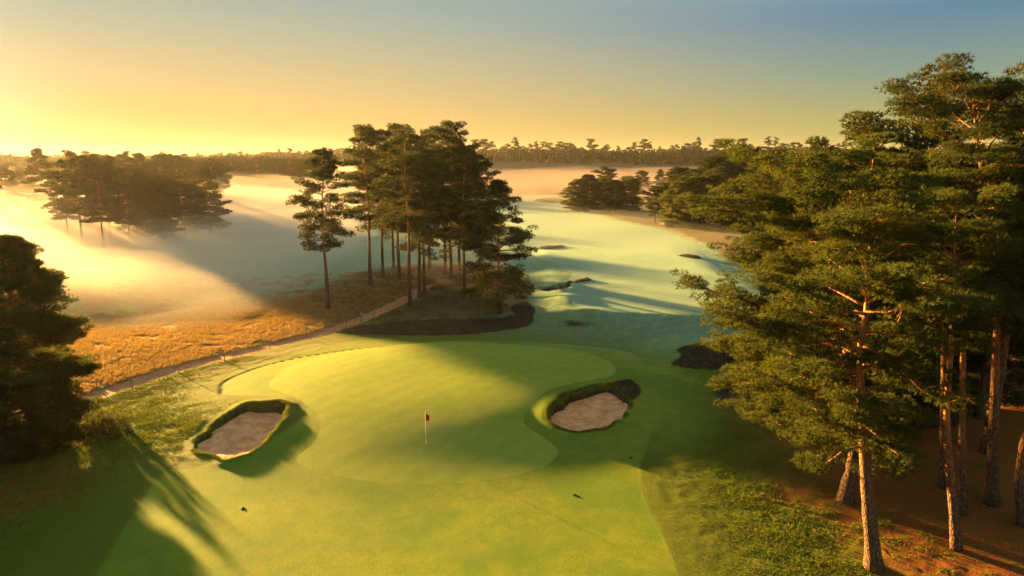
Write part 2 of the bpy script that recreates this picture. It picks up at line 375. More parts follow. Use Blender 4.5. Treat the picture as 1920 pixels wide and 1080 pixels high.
M_green = turf_mat('close_mown_turf', False, (.155, .22, .020), (.26, .30, .034), .010)
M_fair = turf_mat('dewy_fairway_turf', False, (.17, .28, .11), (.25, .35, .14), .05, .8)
sheet('putting_green', dense(green_poly, 2), M_green, .010, 110, cen=(-5.5, 52))
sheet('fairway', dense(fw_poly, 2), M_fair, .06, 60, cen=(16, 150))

m, nt, b, _ = new_mat('bunker_sand'); v = pos_(nt)
n1 = noise_(nt, v, 1.3, 5, .6, .8); n2 = noise_(nt, pos_(nt, 1, 3, 1), 14, 3)
nt.links.new(mix_(nt, mapr(nt, n1, .35, .65), (.56, .24, .10), (.88, .43, .20)), b.inputs['Base Color'])
bump_(nt, b, math_(nt, 'ADD', math_(nt, 'MULTIPLY', n1, 1.6), math_(nt, 'MULTIPLY', noise_(nt, v, 5, 4), .7)), .16); M_sand = m
def sand(name, poly, drop, front):
    ylo, yhi = poly[:, 1].min(), poly[:, 1].max()
    ref = H0(poly[:, 0].mean(), poly[:, 1].mean())
    def zf(x, y):
        t = (np.asarray(y) - ylo) / (yhi - ylo)
        s = sdf(poly, np.asarray(x), np.asarray(y))
        lc = .65 * H0(x, y) + .35 * ref
        return lc - drop + (drop - .30) * np.exp(-(t / front) ** 2) * .9 + .1 * fbm(np.asarray(x) / 1.1, np.asarray(y) / 1.1, 5, 2) + .10 * sst(-1.0, 0.0, s)
    return sheet(name, poly, M_sand, 0, 24, zfun=zf)
sand('bunker_sand', lb_poly, .62, .30); sand('bunker_sand', rb_poly, .68, .28); sand('bunker_sand', sb_poly, .35, .4)

m, nt, b, _ = new_mat('earth_path'); v = pos_(nt)
nt.links.new(mix_(nt, mapr(nt, noise_(nt, v, 2.2, 5, .65), .35, .65), (.36, .14, .06), (.52, .25, .12)), b.inputs['Base Color'])
bump_(nt, b, noise_(nt, v, 5, 4), .06); M_path = m
k = len(path_c); us = np.linspace(-1, 1, 9)
wv = .95 + .12 * np.sin(np.arange(k) * 1.7)
X = path_c[:, 0, None] + path_n[:, 0, None] * us[None] * wv[:, None]; Y = path_c[:, 1, None] + path_n[:, 1, None] * us[None] * wv[:, None]
tag(link('path', np_mesh('path', np.stack([X, Y, Hs(X, Y) + .03], -1).reshape(-1, 3), grid_faces(9, k)), M_path), kind='structure')

# ------------------------------------------------------------------ foliage and bark materials
def leaf_mat(name, c1, c2, tl=.3, c3=None):
    m, nt, b, out = new_mat(name)
    g = nd(nt, 'ShaderNodeNewGeometry'); v = pos_(nt)
    f = math_(nt, 'ADD', math_(nt, 'MULTIPLY', g.outputs['Random Per Island'], .5), math_(nt, 'MULTIPLY', noise_(nt, v, .9, 3), .6))
    col = mix_(nt, mapr(nt, f, .25, .85), c1, c2)
    if c3: col = mix_(nt, mapr(nt, noise_(nt, v, .45, 3), .54, .66), col, c3)
    nt.links.new(col, b.inputs['Base Color']); b.inputs['Roughness'].default_value = .6
    t = nd(nt, 'ShaderNodeBsdfTranslucent'); nt.links.new(mix_(nt, .5, col, (.17, .19, .02)), t.inputs[0])
    mx = nd(nt, 'ShaderNodeMixShader'); mx.inputs[0].default_value = tl
    nt.links.new(b.outputs[0], mx.inputs[1]); nt.links.new(t.outputs[0], mx.inputs[2]); nt.links.new(mx.outputs[0], out.inputs[0])
    return m
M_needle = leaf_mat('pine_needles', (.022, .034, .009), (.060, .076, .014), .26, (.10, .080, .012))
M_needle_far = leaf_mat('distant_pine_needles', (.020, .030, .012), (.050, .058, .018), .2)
M_needle_shaded = leaf_mat('shaded_pine_needles', (.016, .027, .009), (.046, .056, .014), .16, (.070, .058, .012))  # darker copy of the needle colour; silhouette shade on these crowns is painted in
M_leaf = leaf_mat('broadleaf_foliage', (.04, .045, .012), (.10, .08, .02), .3)
M_heather = leaf_mat('heather_foliage', (.045, .030, .020), (.11, .075, .045), .15, (.075, .07, .03))
M_gorse = leaf_mat('gorse_foliage', (.035, .05, .015), (.12, .11, .03), .25)
M_straw = leaf_mat('dry_grass', (.34, .15, .045), (.58, .32, .11), .35)
M_tussock = leaf_mat('rough_grass', (.085, .13, .010), (.21, .235, .024), .3, (.20, .17, .03))
def bark_mat():
    m, nt, b, out = new_mat('pine_bark'); v = pos_(nt, 1, 1, .35)
    g = nd(nt, 'ShaderNodeTexCoord'); s = nd(nt, 'ShaderNodeSeparateXYZ'); nt.links.new(g.outputs['Generated'], s.inputs[0])
    vo = nd(nt, 'ShaderNodeTexVoronoi', feature='DISTANCE_TO_EDGE'); vo.inputs['Scale'].default_value = 9; nt.links.new(v, vo.inputs['Vector'])
    n = noise_(nt, v, 12, 5, .7)
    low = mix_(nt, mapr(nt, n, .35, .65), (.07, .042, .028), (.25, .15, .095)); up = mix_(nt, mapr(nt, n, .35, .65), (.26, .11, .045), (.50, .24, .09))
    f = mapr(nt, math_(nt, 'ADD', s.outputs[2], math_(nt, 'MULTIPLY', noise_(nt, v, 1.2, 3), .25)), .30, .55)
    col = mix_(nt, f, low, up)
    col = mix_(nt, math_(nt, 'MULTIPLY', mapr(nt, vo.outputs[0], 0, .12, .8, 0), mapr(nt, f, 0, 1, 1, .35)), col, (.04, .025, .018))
    nt.links.new(col, b.inputs['Base Color']); b.inputs['Roughness'].default_value = .9
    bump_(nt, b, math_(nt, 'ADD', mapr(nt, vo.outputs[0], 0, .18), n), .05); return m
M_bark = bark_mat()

# ------------------------------------------------------------------ tree builder
def unit(a): return a / (np.linalg.norm(a, axis=-1, keepdims=True) + 1e-9)
def tufts(rs, buf, pos, dirn, ln, wd, blades):
    """spiky tufts of narrow blades"""
    n = len(pos); p = np.repeat(pos, blades, 0); d = unit(np.repeat(dirn, blades, 0) + .85 * unit(rs.normal(size=(n * blades, 3))))
    l = (np.repeat(ln, blades)[:, None] if np.ndim(ln) else ln) * rs.uniform(.65, 1.25, (n * blades, 1)); s = unit(np.cross(d, rs.normal(size=d.shape))) * wd * .5
    V = np.stack([p - s, p + s, p + d * l + s * .25], 1).reshape(-1, 3)
    buf.add(V, T=np.arange(len(V)).reshape(-1, 3))
PROFILES = {
    'scots': lambda t: np.interp(t, [0, .12, .35, .6, .85, 1], [.55, .85, 1, .9, .62, .30]),
    'umbrella': lambda t: np.interp(t, [0, .2, .5, .75, .92, 1], [.45, .6, .85, 1, .75, .4]),
    'cone': lambda t: np.interp(t, [0, .15, .5, .8, 1], [.9, 1, .75, .42, .12]),
    'round': lambda t: np.interp(t, [0, .2, .5, .8, 1], [.7, .95, 1, .75, .3]),
}
def grow(seed, h, r0, cs, Rc, limbs, dens, tl, tw, blades, prof='scots', path=None, k=10, pad=.62, sweep=(0, 0), sides=5, pflat=.38, skew=None, rough=.05, minz=None, sub=1.0, vary=.3):
    """returns (trunk Buf, crown Buf)"""
    rs = np.random.RandomState(seed); tb, cb = Buf(), Buf(); nseg = 26 if k >= 10 else 9
    u = np.linspace(0, 1, nseg)
    if path is None:
        px = sweep[0] * u ** 1.6 * h + .012 * h * np.sin(u * rs.uniform(4, 8) + rs.uniform(0, 6)) * u; py = sweep[1] * u ** 1.6 * h + .012 * h * np.sin(u * rs.uniform(4, 8) + rs.uniform(0, 6)) * u
    else:
        pa = np.asarray(path, float); px = np.interp(u * h, pa[:, 2], pa[:, 0]); py = np.interp(u * h, pa[:, 2], pa[:, 1])
        ker = np.array([.25, .5, .25])
        for _ in range(2):
            px[1:-1] = np.convolve(px, ker, 'valid'); py[1:-1] = np.convolve(py, ker, 'valid')
    tr = np.stack([px, py, u * h], 1); tr[0, 2] = -.35
    rad = r0 * (1 - .86 * u ** .85) + r0 * .45 * np.exp(-u * h / .45)
    tube(tb, tr, rad, k, rough, rs)
    pc, pr = [], []
    az = rs.uniform(0, 6.28)
    for i in range(limbs):
        t = (i + rs.uniform(-.4, .4)) / limbs; t = min(max(t, 0), .99); zf = cs + (1 - cs) * t
        o = np.array([np.interp(zf, u, tr[:, 0]), np.interp(zf, u, tr[:, 1]), zf * h]); az += 2.4 + rs.uniform(-.5, .5)
        Lb = Rc * PROFILES[prof](t) * rs.uniform(1 - vary * 1.3, 1 + vary * .5)
        if skew is not None: Lb *= 1 + skew[2] * math.cos(az - math.atan2(skew[1], skew[0]))
        el = R(np.interp(t, [0, .4, .8, 1], [-8, 8, 32, 68]) + rs.uniform(-12, 12))
        q = [o]; d = np.array([math.cos(az) * math.cos(el), math.sin(az) * math.cos(el), math.sin(el)]); nst = 7
        for j in range(nst):
            droop = np.array([0, 0, -.10 if j < 4 else .16]) * (1 - t)
            d = unit(d + droop + rs.normal(size=3) * .13); q.append(q[-1] + d * Lb / nst)
        q = np.array(q); rb = min(.30 * np.interp(zf, u, rad) + .012 * Lb, .7 * np.interp(zf, u, rad))
        tube(tb, q, rb * (1 - .8 * np.linspace(0, 1, len(q))), sides)
        ns = max(2, int((Lb * 1.25 + 2) * sub))
        for s_ in range(ns):
            f = .28 + .72 * (s_ + rs.uniform(0, 1)) / ns; f = min(f, .99)
            a = np.array([np.interp(f * nst, np.arange(nst + 1), q[:, c]) for c in range(3)])
            ang = az + (1 if s_ % 2 else -1) * R(rs.uniform(25, 75)); ls = Lb * rs.uniform(.2, .42) * (1.15 - .5 * f)
            e2 = R(rs.uniform(0, 28)); dd_ = np.array([math.cos(ang) * math.cos(e2), math.sin(ang) * math.cos(e2), math.sin(e2)])
            bpt = a + dd_ * ls; mid_ = (a + bpt) / 2 + rs.normal(size=3) * .06 * ls
            if k >= 8: tube(tb, [a, mid_, bpt], [rb * .35, rb * .25, rb * .1], 3)
            npd = max(1, int(round(ls / (pad * 1.1))))
            for g_ in range(npd):
                ff = (g_ + 1) / npd; pc.append(a + dd_ * ls * ff + rs.normal(size=3) * (.12, .12, .05)); pr.append(pad * rs.uniform(.7, 1.25))
        pc.append(q[-1]); pr.append(pad * rs.uniform(.8, 1.2))
    pc = np.array(pc); pr = np.array(pr)
    if minz is not None: kk = pc[:, 2] > minz; pc, pr = pc[kk], pr[kk]
    cnt = np.maximum(3, (dens * pr ** 2 / pad ** 2 * rs.uniform(.6, 1.2, len(pr))).astype(int))
    idx = np.repeat(np.arange(len(pc)), cnt); n = len(idx); uu = unit(rs.normal(size=(n, 3))); rr = rs.uniform(.25, 1, (n, 1)) ** .55
    sq = np.array([1, 1, pflat]); pos = pc[idx] + uu * rr * pr[idx][:, None] * sq
    tufts(rs, cb, pos, unit(uu * (1, 1, .5) + (0, 0, .65)), tl, tw, blades)
    fz = h / (pc[:, 2].max() + pad * .35)
    for B_ in (tb, cb):
        for V_ in B_.V: V_[:, 2] *= fz
    return tb, cb
TREES = []
def meshes_of(name, *a, leaf=None, **kw):
    tb, cb = grow(*a, **kw)
    tm = tb.mesh(name + '_trunk'); tm.materials.append(M_bark); cm = cb.mesh(name + '_crown', False); cm.materials.append(leaf or M_needle); return tm, cm
def plant(ms, x, y, rz=0, s=1, label=None, group=None, name='pine_tree', cat='pine tree', dz=0):
    z = float(Hs(x, y)) + dz; r = empty(name, (x, y, z), rz); r.scale = (s, s, s)
    link('trunk', ms[0], None, r); link('crown', ms[1], None, r); tag(r, label, cat, group); return r
def combined(name, *a, leaf=None, **kw):
    tb, cb = grow(*a, **kw); n1 = sum(len(q) for q in tb.Q) + sum(len(q) for q in tb.T)
    me = bpy.data.meshes.new('x'); B = Buf()
    tv = np.concatenate(tb.V); B.add(tv, np.concatenate(tb.Q), np.concatenate(tb.T)); nv = B.n
    for V, T in zip(cb.V, cb.T): B.add(V, T=np.arange(len(V)).reshape(-1, 3))
    me = B.mesh(name, False); me.materials.append(M_bark); me.materials.append(leaf or M_needle_far)
    vi = np.zeros(len(me.polygons), np.int32); st = np.zeros(len(me.polygons), np.int32); me.polygons.foreach_get('loop_start', st)
    lv = np.zeros(len(me.loops), np.int32); me.loops.foreach_get('vertex_index', lv); vi = (lv[st] >= nv).astype(np.int32)
    me.polygons.foreach_set('material_index', vi); return me

# ------------------------------------------------------------------ near pines on the right
def path_px(base, pts):
    """trunk line through photo points, given at the trunk's distance: returns local offsets"""
    bx, by = base; out = [(0, 0, -.4)]
    for px, z in pts:
        dep = by * math.cos(PITCH) + (CAMZ - z) * math.sin(PITCH); out.append(((px - 960) / FPX * dep - bx, 0, z))
    return out
RT = [
  # base px, height, r0, crown start, crown radius, limbs, profile, trunk line [(px, height)], skew, label
  dict(px=(1643, 1066), h=19.6, r0=.35, cs=.36, Rc=5.7, limbs=40, prof='umbrella', line=[(1632, 3), (1622, 8), (1618, 12), (1640, 15), (1628, 19.3)], skew=(-1, .2, .30), label='thick grey barked pine at the bottom edge, nearest trunk, with a broad golden lit crown'),
  dict(px=(1585, 940), h=16.4, r0=.40, cs=.32, Rc=5.7, limbs=38, prof='round', line=[(1600, 2.6), (1612, 4.2), (1600, 5.0), (1596, 8), (1590, 10.5), (1560, 16)], skew=(-1, .0, .42), label='crooked pine with kinked leaning trunk just left of the thickest trunk'),
  dict(px=(1798, 1030), h=17.5, r0=.24, cs=.68, Rc=3.6, limbs=22, prof='scots', line=[(1786, 3), (1776, 7), (1790, 12), (1800, 17.5)], skew=(1, .2, .1), label='slim smooth pine leaning left, front one of the two slender trunks'),
  dict(px=(1806, 962), h=19.0, r0=.24, cs=.68, Rc=3.6, limbs=22, prof='umbrella', line=[(1806, 6), (1812, 12), (1816, 19)], skew=(1, .2, .1), label='slim upright pine directly behind the leaning slender trunk'),
  dict(px=(1862, 945), h=23.6, r0=.31, cs=.56, Rc=5.2, limbs=34, prof='scots', line=[(1866, 6), (1876, 12), (1850, 19), (1832, 23.2)], skew=(-1, .2, .1), label='tallest dark pine of the right wood, its top standing highest against the sky'),
  dict(px=(1772, 912), h=17.5, r0=.30, cs=.55, Rc=3.8, limbs=22, prof='scots', line=[(1774, 10), (1776, 17)], skew=None, label='dark pine trunk just left of and behind the slim twin trunks'),
  dict(px=(1926, 985), h=17.0, r0=.27, cs=.6, Rc=4, limbs=20, prof='umbrella', line=[(1908, 2.5), (1922, 5), (1980, 10), (1990, 17)], skew=None, label='curved pine trunk bowing inwards at the right edge of the picture'),
]
for i, d in enumerate(RT):
    bx, by = P(*d['px']); ms = meshes_of('right_pine', 100 + i, d['h'], d['r0'], d['cs'], d['Rc'], int(d['limbs'] * 1.45), 52, .21, .025, 10, prof=d['prof'], path=path_px((bx, by), d['line']), k=14, pad=.58, skew=d['skew'], rough=.07, sub=1.15, leaf=M_needle if i in (0, 1, 2, 3) else M_needle_shaded)
    rt = plant(ms, bx, by, label=d['label'])
    if i < 2:
        rs = np.random.RandomState(i + 5)
        for j in range(6):
            B = Buf(); z0 = rs.uniform(9, 14); a = rs.uniform(2.2, 5.0); pa = path_px((bx, by), d['line']); o = np.array([np.interp(z0, [p[2] for p in pa], [p[0] for p in pa]), 0, z0])
            q = [o]; dv = np.array([math.cos(a), math.sin(a), .35]); Lb = rs.uniform(2.2, 3.8)
            for s_ in range(7): dv = unit(dv + rs.normal(size=3) * .35 + (0, 0, -.05)); q.append(q[-1] + dv * Lb / 7)
            tube(B, q, .055 * (1 - .85 * np.linspace(0, 1, 8)), 6)
            for s_ in (3, 4, 5, 6):
                e = unit(dv + rs.normal(size=3) * .7); tube(B, [q[s_], q[s_] + e * .4, q[s_] + e * .7 + rs.normal(size=3) * .12], [.025, .016, .005], 4)
            link('dead_branch', B.mesh('dead_branch'), M_bark, rt)
# wood behind them
near_kinds = [meshes_of('wood_pine', 200 + i, h, .32, .38, Rr, 44, 40, .27, .06, 6, prof=pf, k=10, pad=.68, leaf=M_needle_shaded) for i, (h, Rr, pf) in enumerate([(22, 4.8, 'scots'), (20.5, 5.0, 'umbrella'), (19, 4.6, 'round'), (21.5, 4.2, 'cone')])]
WB = [(24.5, 40.5, 23.9, 0, 'dark pine with a pointed top, just left of the tallest one against the sky'),
      (22.2, 42.5, 21.4, 1, 'dark flat topped pine whose crown ends the right wood against the sky'),
      (30.5, 41, 24.0, 2, 'dark pine at the right picture edge, behind the tallest one'),
      (34, 47, 21, 3, 'dark pine filling the gap at the right edge of the wood')]
for x, y, h, kd, lb in WB:
    base_h = (22, 20.5, 19, 21.5)[kd]; plant(near_kinds[kd], x, y, kd * 1.7 + .4, h / base_h, lb)
rs = np.random.RandomState(77)
for x, y in [(27, 56), (33, 62), (40, 58), (30, 72), (38, 75), (46, 68), (36, 90), (44, 86), (52, 80), (42, 104), (52, 100), (60, 95), (50, 120), (60, 116), (70, 108), (57, 138), (68, 134), (80, 128), (63, 156), (76, 150), (92, 146), (45, 50), (54, 62), (66, 80)]:
    kd = rs.randint(4); plant(near_kinds[kd], x + rs.uniform(-1.5, 1.5), y + rs.uniform(-1.5, 1.5), rs.uniform(0, 6.28), rs.uniform(.72, .86), 'pine in the dark wood behind the big golden pine on the right', 'pines of the wood behind the right foreground')

low_kinds = [meshes_of('low_pine', 250 + i, h, .24, .04, Rr, 60, 40, .27, .06, 6, prof='round', k=10, pad=.68, leaf=M_needle_shaded) for i, (h, Rr) in enumerate([(13, 4.4), (11, 4.0)])]
for x, y, kd, s, lb in [(26.5, 46, 0, .85, 'low dark bushy pine behind the gap between the thick trunk and the slim twin trunks'), (32.5, 50, 1, .95, 'low dark bushy pine behind the slim twin trunks'), (38.5, 50.5, 0, .9, 'low dark bushy pine behind the tall trunk near the right edge'),
                        (22.5, 54, 1, .9, 'low bushy pine behind the hanging boughs of the big golden pine'), (44, 57, 0, 1.0, 'low bushy pine at the right edge behind the trunks'), (30, 60, 0, 1.0, 'low bushy pine deep in the right wood')]:
    plant(low_kinds[kd], x, y, kd * 2 + x, s, lb)
# ------------------------------------------------------------------ left foreground tree, bush
lm = meshes_of('left_tree', 301, 14.0, .34, .03, 3.7, 150, 80, .21, .028, 10, prof='round', k=12, pad=.6, sub=1.3, skew=(-1, 0, .05), vary=.2)
plant(lm, -31.2, 41.5, 1.0, 1, 'big dark bushy pine at the left edge with branches down to the ground')
lm2 = meshes_of('left_tree', 302, 12.5, .32, .03, 4.2, 130, 56, .22, .03, 9, prof='round', k=10, pad=.62, sub=1.1)
plant(lm2, -33.2, 34.5, 2.0, .92, 'dark pine cut by the left edge, nearest the camera on that side')
plant(lm2, -39.5, 43.0, 4.0, 1.12, 'dark pine at the far left, behind the big bushy one')
def bush(x, y, r, h, m, seed, n=1500, tl=.13):
    rs = np.random.RandomState(seed); B = Buf(); S = Buf()
    uu = unit(rs.normal(size=(n, 3))); uu[:, 2] = np.abs(uu[:, 2]); lob = 1 + .28 * np.sin(uu[:, :1] * 5 + seed) * np.cos(uu[:, 1:2] * 6) + rs.uniform(-.12, .08, (n, 1))
    pos = uu * lob * np.array([r, r, h]) * rs.uniform(.55, 1, (n, 1)) ** .4
    tufts(rs, B, pos, unit(uu + (0, 0, .5)), tl, .035, 8)
    for _ in range(9):
        a = rs.uniform(0, 6.28); e = np.array([math.cos(a) * r * .6, math.sin(a) * r * .6, h * rs.uniform(.5, .8)])
        tube(S, [np.array([0, 0, -.1]), e * .5 + rs.normal(size=3) * .05, e], [.05, .035, .015], 5)
    o = empty('gorse_bush', (x, y, float(Hs(x, y)))); link('stems', S.mesh('stems'), M_bark, o); link('foliage', B.mesh('bush_foliage', False), m, o); return o
bx, by = P(202, 815); tag(bush(bx, by, 1.5, 1.6, M_gorse, 3), 'round gorse bush beside the big pine at the end of the path', 'bush')
bx, by = P(150, 800); tag(bush(bx - .3, by + 1.2, 1.2, 1.3, M_gorse, 4, 1000), 'smaller bush half hidden between the left pine and the round gorse bush', 'bush')

# ------------------------------------------------------------------ central clump
ck = [meshes_of('clump_pine', 400 + i, h, .27, cs, Rr, int(lim * 1.4), 42, .29, .066, 5, prof=pf, k=10, pad=.68, pflat=.42, leaf=M_needle_shaded)
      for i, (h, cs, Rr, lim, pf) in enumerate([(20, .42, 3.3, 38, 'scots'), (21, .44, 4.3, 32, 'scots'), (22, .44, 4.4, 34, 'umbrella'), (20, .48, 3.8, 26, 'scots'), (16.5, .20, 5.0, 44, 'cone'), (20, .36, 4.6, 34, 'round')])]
CH = (20, 21, 22, 20, 16.5, 20)
ORD = ['first', 'second', 'third', 'fourth', 'fifth', 'sixth', 'seventh', 'eighth', 'ninth', 'tenth', 'eleventh', 'twelfth', 'thirteenth', 'fourteenth', 'fifteenth', 'sixteenth', 'seventeenth']
CL = [((615, 580), 19.2, 0, 'lone leaning edge pine standing leftmost of the clump behind the green, foliage hanging low'),
      ((695, 537), 22.0, 1, None), ((718, 522), 21.5, 2, None), ((738, 503), 20.5, 5, None), ((749, 526), 22.3, 1, None), ((769, 576), 21.2, 3, 'front trunk of the central clump, standing nearest the green among its tall pines'),
      ((787, 556), 19.5, 3, None), ((796, 552), 18.5, 5, None), ((835, 516), 22.4, 2, None), ((846, 524), 22.8, 1, None), ((861, 508), 20.5, 5, None), ((871, 551), 19.0, 5, None),
      ((806, 505), 22.6, 1, None), ((900, 520), 17.8, 5, None), ((936, 588), 15.6, 4, 'shorter dense dark pine with a cone of boughs, rightmost of the central clump')]
rot = np.random.RandomState(9)
for i, (pp, h, kd, lb) in enumerate(sorted(CL, key=lambda c: c[0][0])):
    x, y = P(*pp)
    if lb is None: lb = ORD[i] + ' pine trunk from the left in the tall clump behind the green'
    plant(ck[kd], x, y, rot.uniform(0, 6.28), h / CH[kd], lb)

# ------------------------------------------------------------------ mid and far trees
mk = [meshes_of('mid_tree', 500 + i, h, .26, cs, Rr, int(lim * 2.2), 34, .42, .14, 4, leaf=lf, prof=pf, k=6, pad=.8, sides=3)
      for i, (h, cs, Rr, lim, pf, lf) in enumerate([(20, .32, 5.6, 22, 'umbrella', M_needle_shaded), (18, .10, 5.4, 34, 'round', M_needle_shaded), (20, .38, 5.0, 20, 'scots', M_needle_shaded), (15, .02, 5.6, 40, 'round', M_leaf), (18, .2, 5.2, 26, 'cone', M_needle_shaded), (17, .30, 5.2, 22, 'umbrella', M_needle_shaded)])]
MH = (20, 18, 20, 15, 18, 17)
def at(px, dist): return (px - 960) / FPX * dist, dist
def hgt(py, dist): return CAMZ + (292 - py) / FPX * dist * 1.02
def ptree(px, dist, top, kd, lb, g=None, nm='pine_tree', cat='pine tree', rz=None, wide=1.0):
    x, y = at(px, dist * 1.0); z = float(Hs(x, y)); s = (hgt(top, dist) - z) / MH[kd]
    r = plant(mk[kd], x, y, rot.uniform(0, 6.28) if rz is None else rz, s, lb, g, nm, cat); r.scale = (s * wide, s * wide, s); return r
FL = [(150, 160, 283, 2, 'misty pine with flat top and bare trunk, leftmost of the backlit clump'), (190, 150, 292, 0, 'second pine from the left in the backlit misty clump'),
      (205, 168, 290, 0, 'pine behind the second one from the left in the backlit misty clump'), (240, 160, 326, 5, 'pine in the middle dip of the backlit misty clump'),
      (275, 168, 318, 1, 'dense pine right of the middle dip in the backlit misty clump'), (305, 163, 326, 1, 'third pine from the right in the backlit misty clump'),
      (345, 172, 334, 5, 'second pine from the right in the backlit misty clump'), (393, 178, 316, 4, 'pine with layered boughs at the right end of the backlit misty clump'),
      (125, 172, 322, 0, 'low spreading pine half hidden at the left end of the backlit misty clump'), (365, 180, 340, 1, 'low round pine tucked behind the right end of the misty clump')]
for a in FL: ptree(a[0], a[1], a[2], a[3], a[4], wide=1.1)
for px, ds, top, kd, lb in [(88, 250, 279, 4, 'small lone conical pine above the mist at far left on the horizon'), (247, 240, 284, 2, 'narrow pine left of the broad crown behind the misty clump'), (272, 245, 287, 4, 'pine between the narrow one and the broad crown behind the misty clump'),
                    (310, 240, 288, 1, 'broad round crown rising behind the misty clump'), (340, 244, 288, 0, 'broad crown right of the round one behind the misty clump'), (195, 232, 284, 5, 'flat topped pine peeping over the left half of the misty clump'),
                    (20, 260, 312, 1, 'low round tree in golden mist at the left edge'), (52, 290, 314, 3, 'second low round tree in golden mist from the left edge'), (-30, 230, 296, 1, 'golden hazed tree cut by the left edge of the picture')]:
    ptree(px, ds, top, kd, lb)
for px, ds, top, kd, lb in [(1083, 236, 333, 3, 'leftmost bushy tree of the small round clump in the fairway mist'), (1104, 232, 325, 1, 'second bushy tree from the left in the small clump in the mist'), (1128, 240, 330, 3, 'middle bushy tree of the small clump in the mist'),
                        (1152, 234, 335, 1, 'fourth bushy tree from the left in the small clump in the mist'), (1176, 238, 328, 3, 'rightmost tree of the small round clump in the mist'),
                        (1135, 330, 310, 5, 'single tree rising through mist behind the small round clump'), (1200, 360, 318, 1, 'faint tree in the mist behind and right of the small clump'), (1235, 380, 316, 4, 'faint pointed tree in the mist left of the dark wood'), (1262, 370, 322, 3, 'faint round tree in the mist beside the dark wood')]:
    ptree(px, ds, top, kd, lb, None, 'bushy_tree', 'tree', wide=1.35)
for px, ds, top, kd, lb in [(1228, 196, 346, 5, 'small open pine at the left end of the dark wood'), (1262, 190, 326, 0, 'flat topped pine, second from the left end of the dark wood'), (1285, 184, 330, 3, 'round golden brown tree at the front of the dark wood'),
                        (1300, 200, 316, 1, 'pine behind the round golden brown tree of the dark wood'), (1335, 192, 292, 1, 'tall round crown in the middle of the dark wood'), (1362, 200, 286, 0, 'tallest crown in the middle of the dark wood'),
                        (1395, 188, 300, 4, 'layered pine right of the tallest crown of the dark wood'), (1432, 192, 288, 1, 'round crown near the right end of the dark wood'), (1466, 184, 290, 0, 'pine where the dark wood meets the golden crown'),
                        (1500, 176, 284, 1, 'pine of the dark wood seen above the golden crown'), (1540, 170, 280, 0, 'pine of the dark wood behind the golden crown')]:
    ptree(px, ds, top, kd, lb, wide=1.4)

ns = ['pointed', 'broad', 'low', 'tall', 'uneven']
rsw = np.random.RandomState(31)
for i, px in enumerate(np.linspace(372, 600, 26)):
    ptree(px + rsw.uniform(-4, 4), 380 + rsw.uniform(-14, 26), rsw.uniform(291, 299), rsw.choice([0, 1, 2, 4, 5]), 'dark pine in the even topped wood behind the mist between the two left clumps', 'pines of the even topped wood beyond the mist', wide=1.2)
for i, px in enumerate(np.linspace(322, 412, 9)):
    ptree(px + rsw.uniform(-4, 4), 285 + rsw.uniform(-10, 14), rsw.uniform(293, 301), [1, 2, 5][i % 3], 'pine of the wood standing just behind the backlit misty clump', 'pines behind the backlit clump', wide=1.15)
for i, px in enumerate(np.linspace(-20, 360, 22)):
    ptree(px + rsw.uniform(-6, 6), 430 + rsw.uniform(-14, 26), rsw.uniform(301, 309), rsw.choice([1, 3, 5]), 'hazed tree in the low wood beyond the backlit clump at far left', 'hazed trees beyond the backlit clump', wide=1.3)
for i, (px, ds, top, kd) in enumerate([(1275, 206, 312, 1), (1318, 184, 326, 1), (1350, 182, 312, 1), (1378, 178, 318, 1), (1410, 176, 312, 0), (1446, 172, 306, 1), (1482, 168, 300, 1), (1350, 214, 284, 1), (1400, 216, 282, 4), (1445, 212, 280, 1), (1490, 205, 278, 0), (1530, 195, 276, 1), (1330, 178, 345, 3), (1372, 172, 350, 3), (1420, 168, 346, 1), (1300, 180, 350, 3)]):
    ptree(px, ds, top, kd, 'dark tree filling the dense wood beyond the fairway on the right', 'trees of the dense wood right of the fairway', wide=1.45)
fk = [combined('horizon_tree', 600 + i, h, .3, cs * .5, Rr, lim + 3, 10, .9, .5, 3, leaf=lf, prof=pf, k=5, pad=1.1, sides=3)
      for i, (h, cs, Rr, lim, pf, lf) in enumerate([(15, .3, 3.6, 12, 'scots', None), (14, .1, 4.0, 13, 'round', M_leaf), (16, .2, 3.0, 12, 'cone', None), (13, .35, 4.2, 11, 'umbrella', None), (12, .1, 3.8, 12, 'round', None)])]
rs = np.random.RandomState(123)
def far_tree(x, y, kd, s, lb, g):
    o = link('distant_tree', fk[kd]); o.location = (x, y, float(Hs(x, y)) - .4); o.rotation_euler.z = rs.uniform(0, 6.28); o.scale = (s * rs.uniform(.9, 1.3),) * 2 + (s,)
    tag(o, lb, 'tree', g)
for i in range(215):
    px = -60 + 1640 * (i + rs.uniform(-.5, .5)) / 215
    dist = rs.uniform(640, 720)
    x, y = at(px, dist); s = rs.uniform(.8, 1.1) if px < 860 else rs.choice([.6, .8, 1.0, 1.22], p=[.25, .35, .25, .15]) * 1.25
    far_tree(x, y, rs.randint(5), s, 'small distant tree in the treeline along the misty horizon', 'trees of the far treeline')
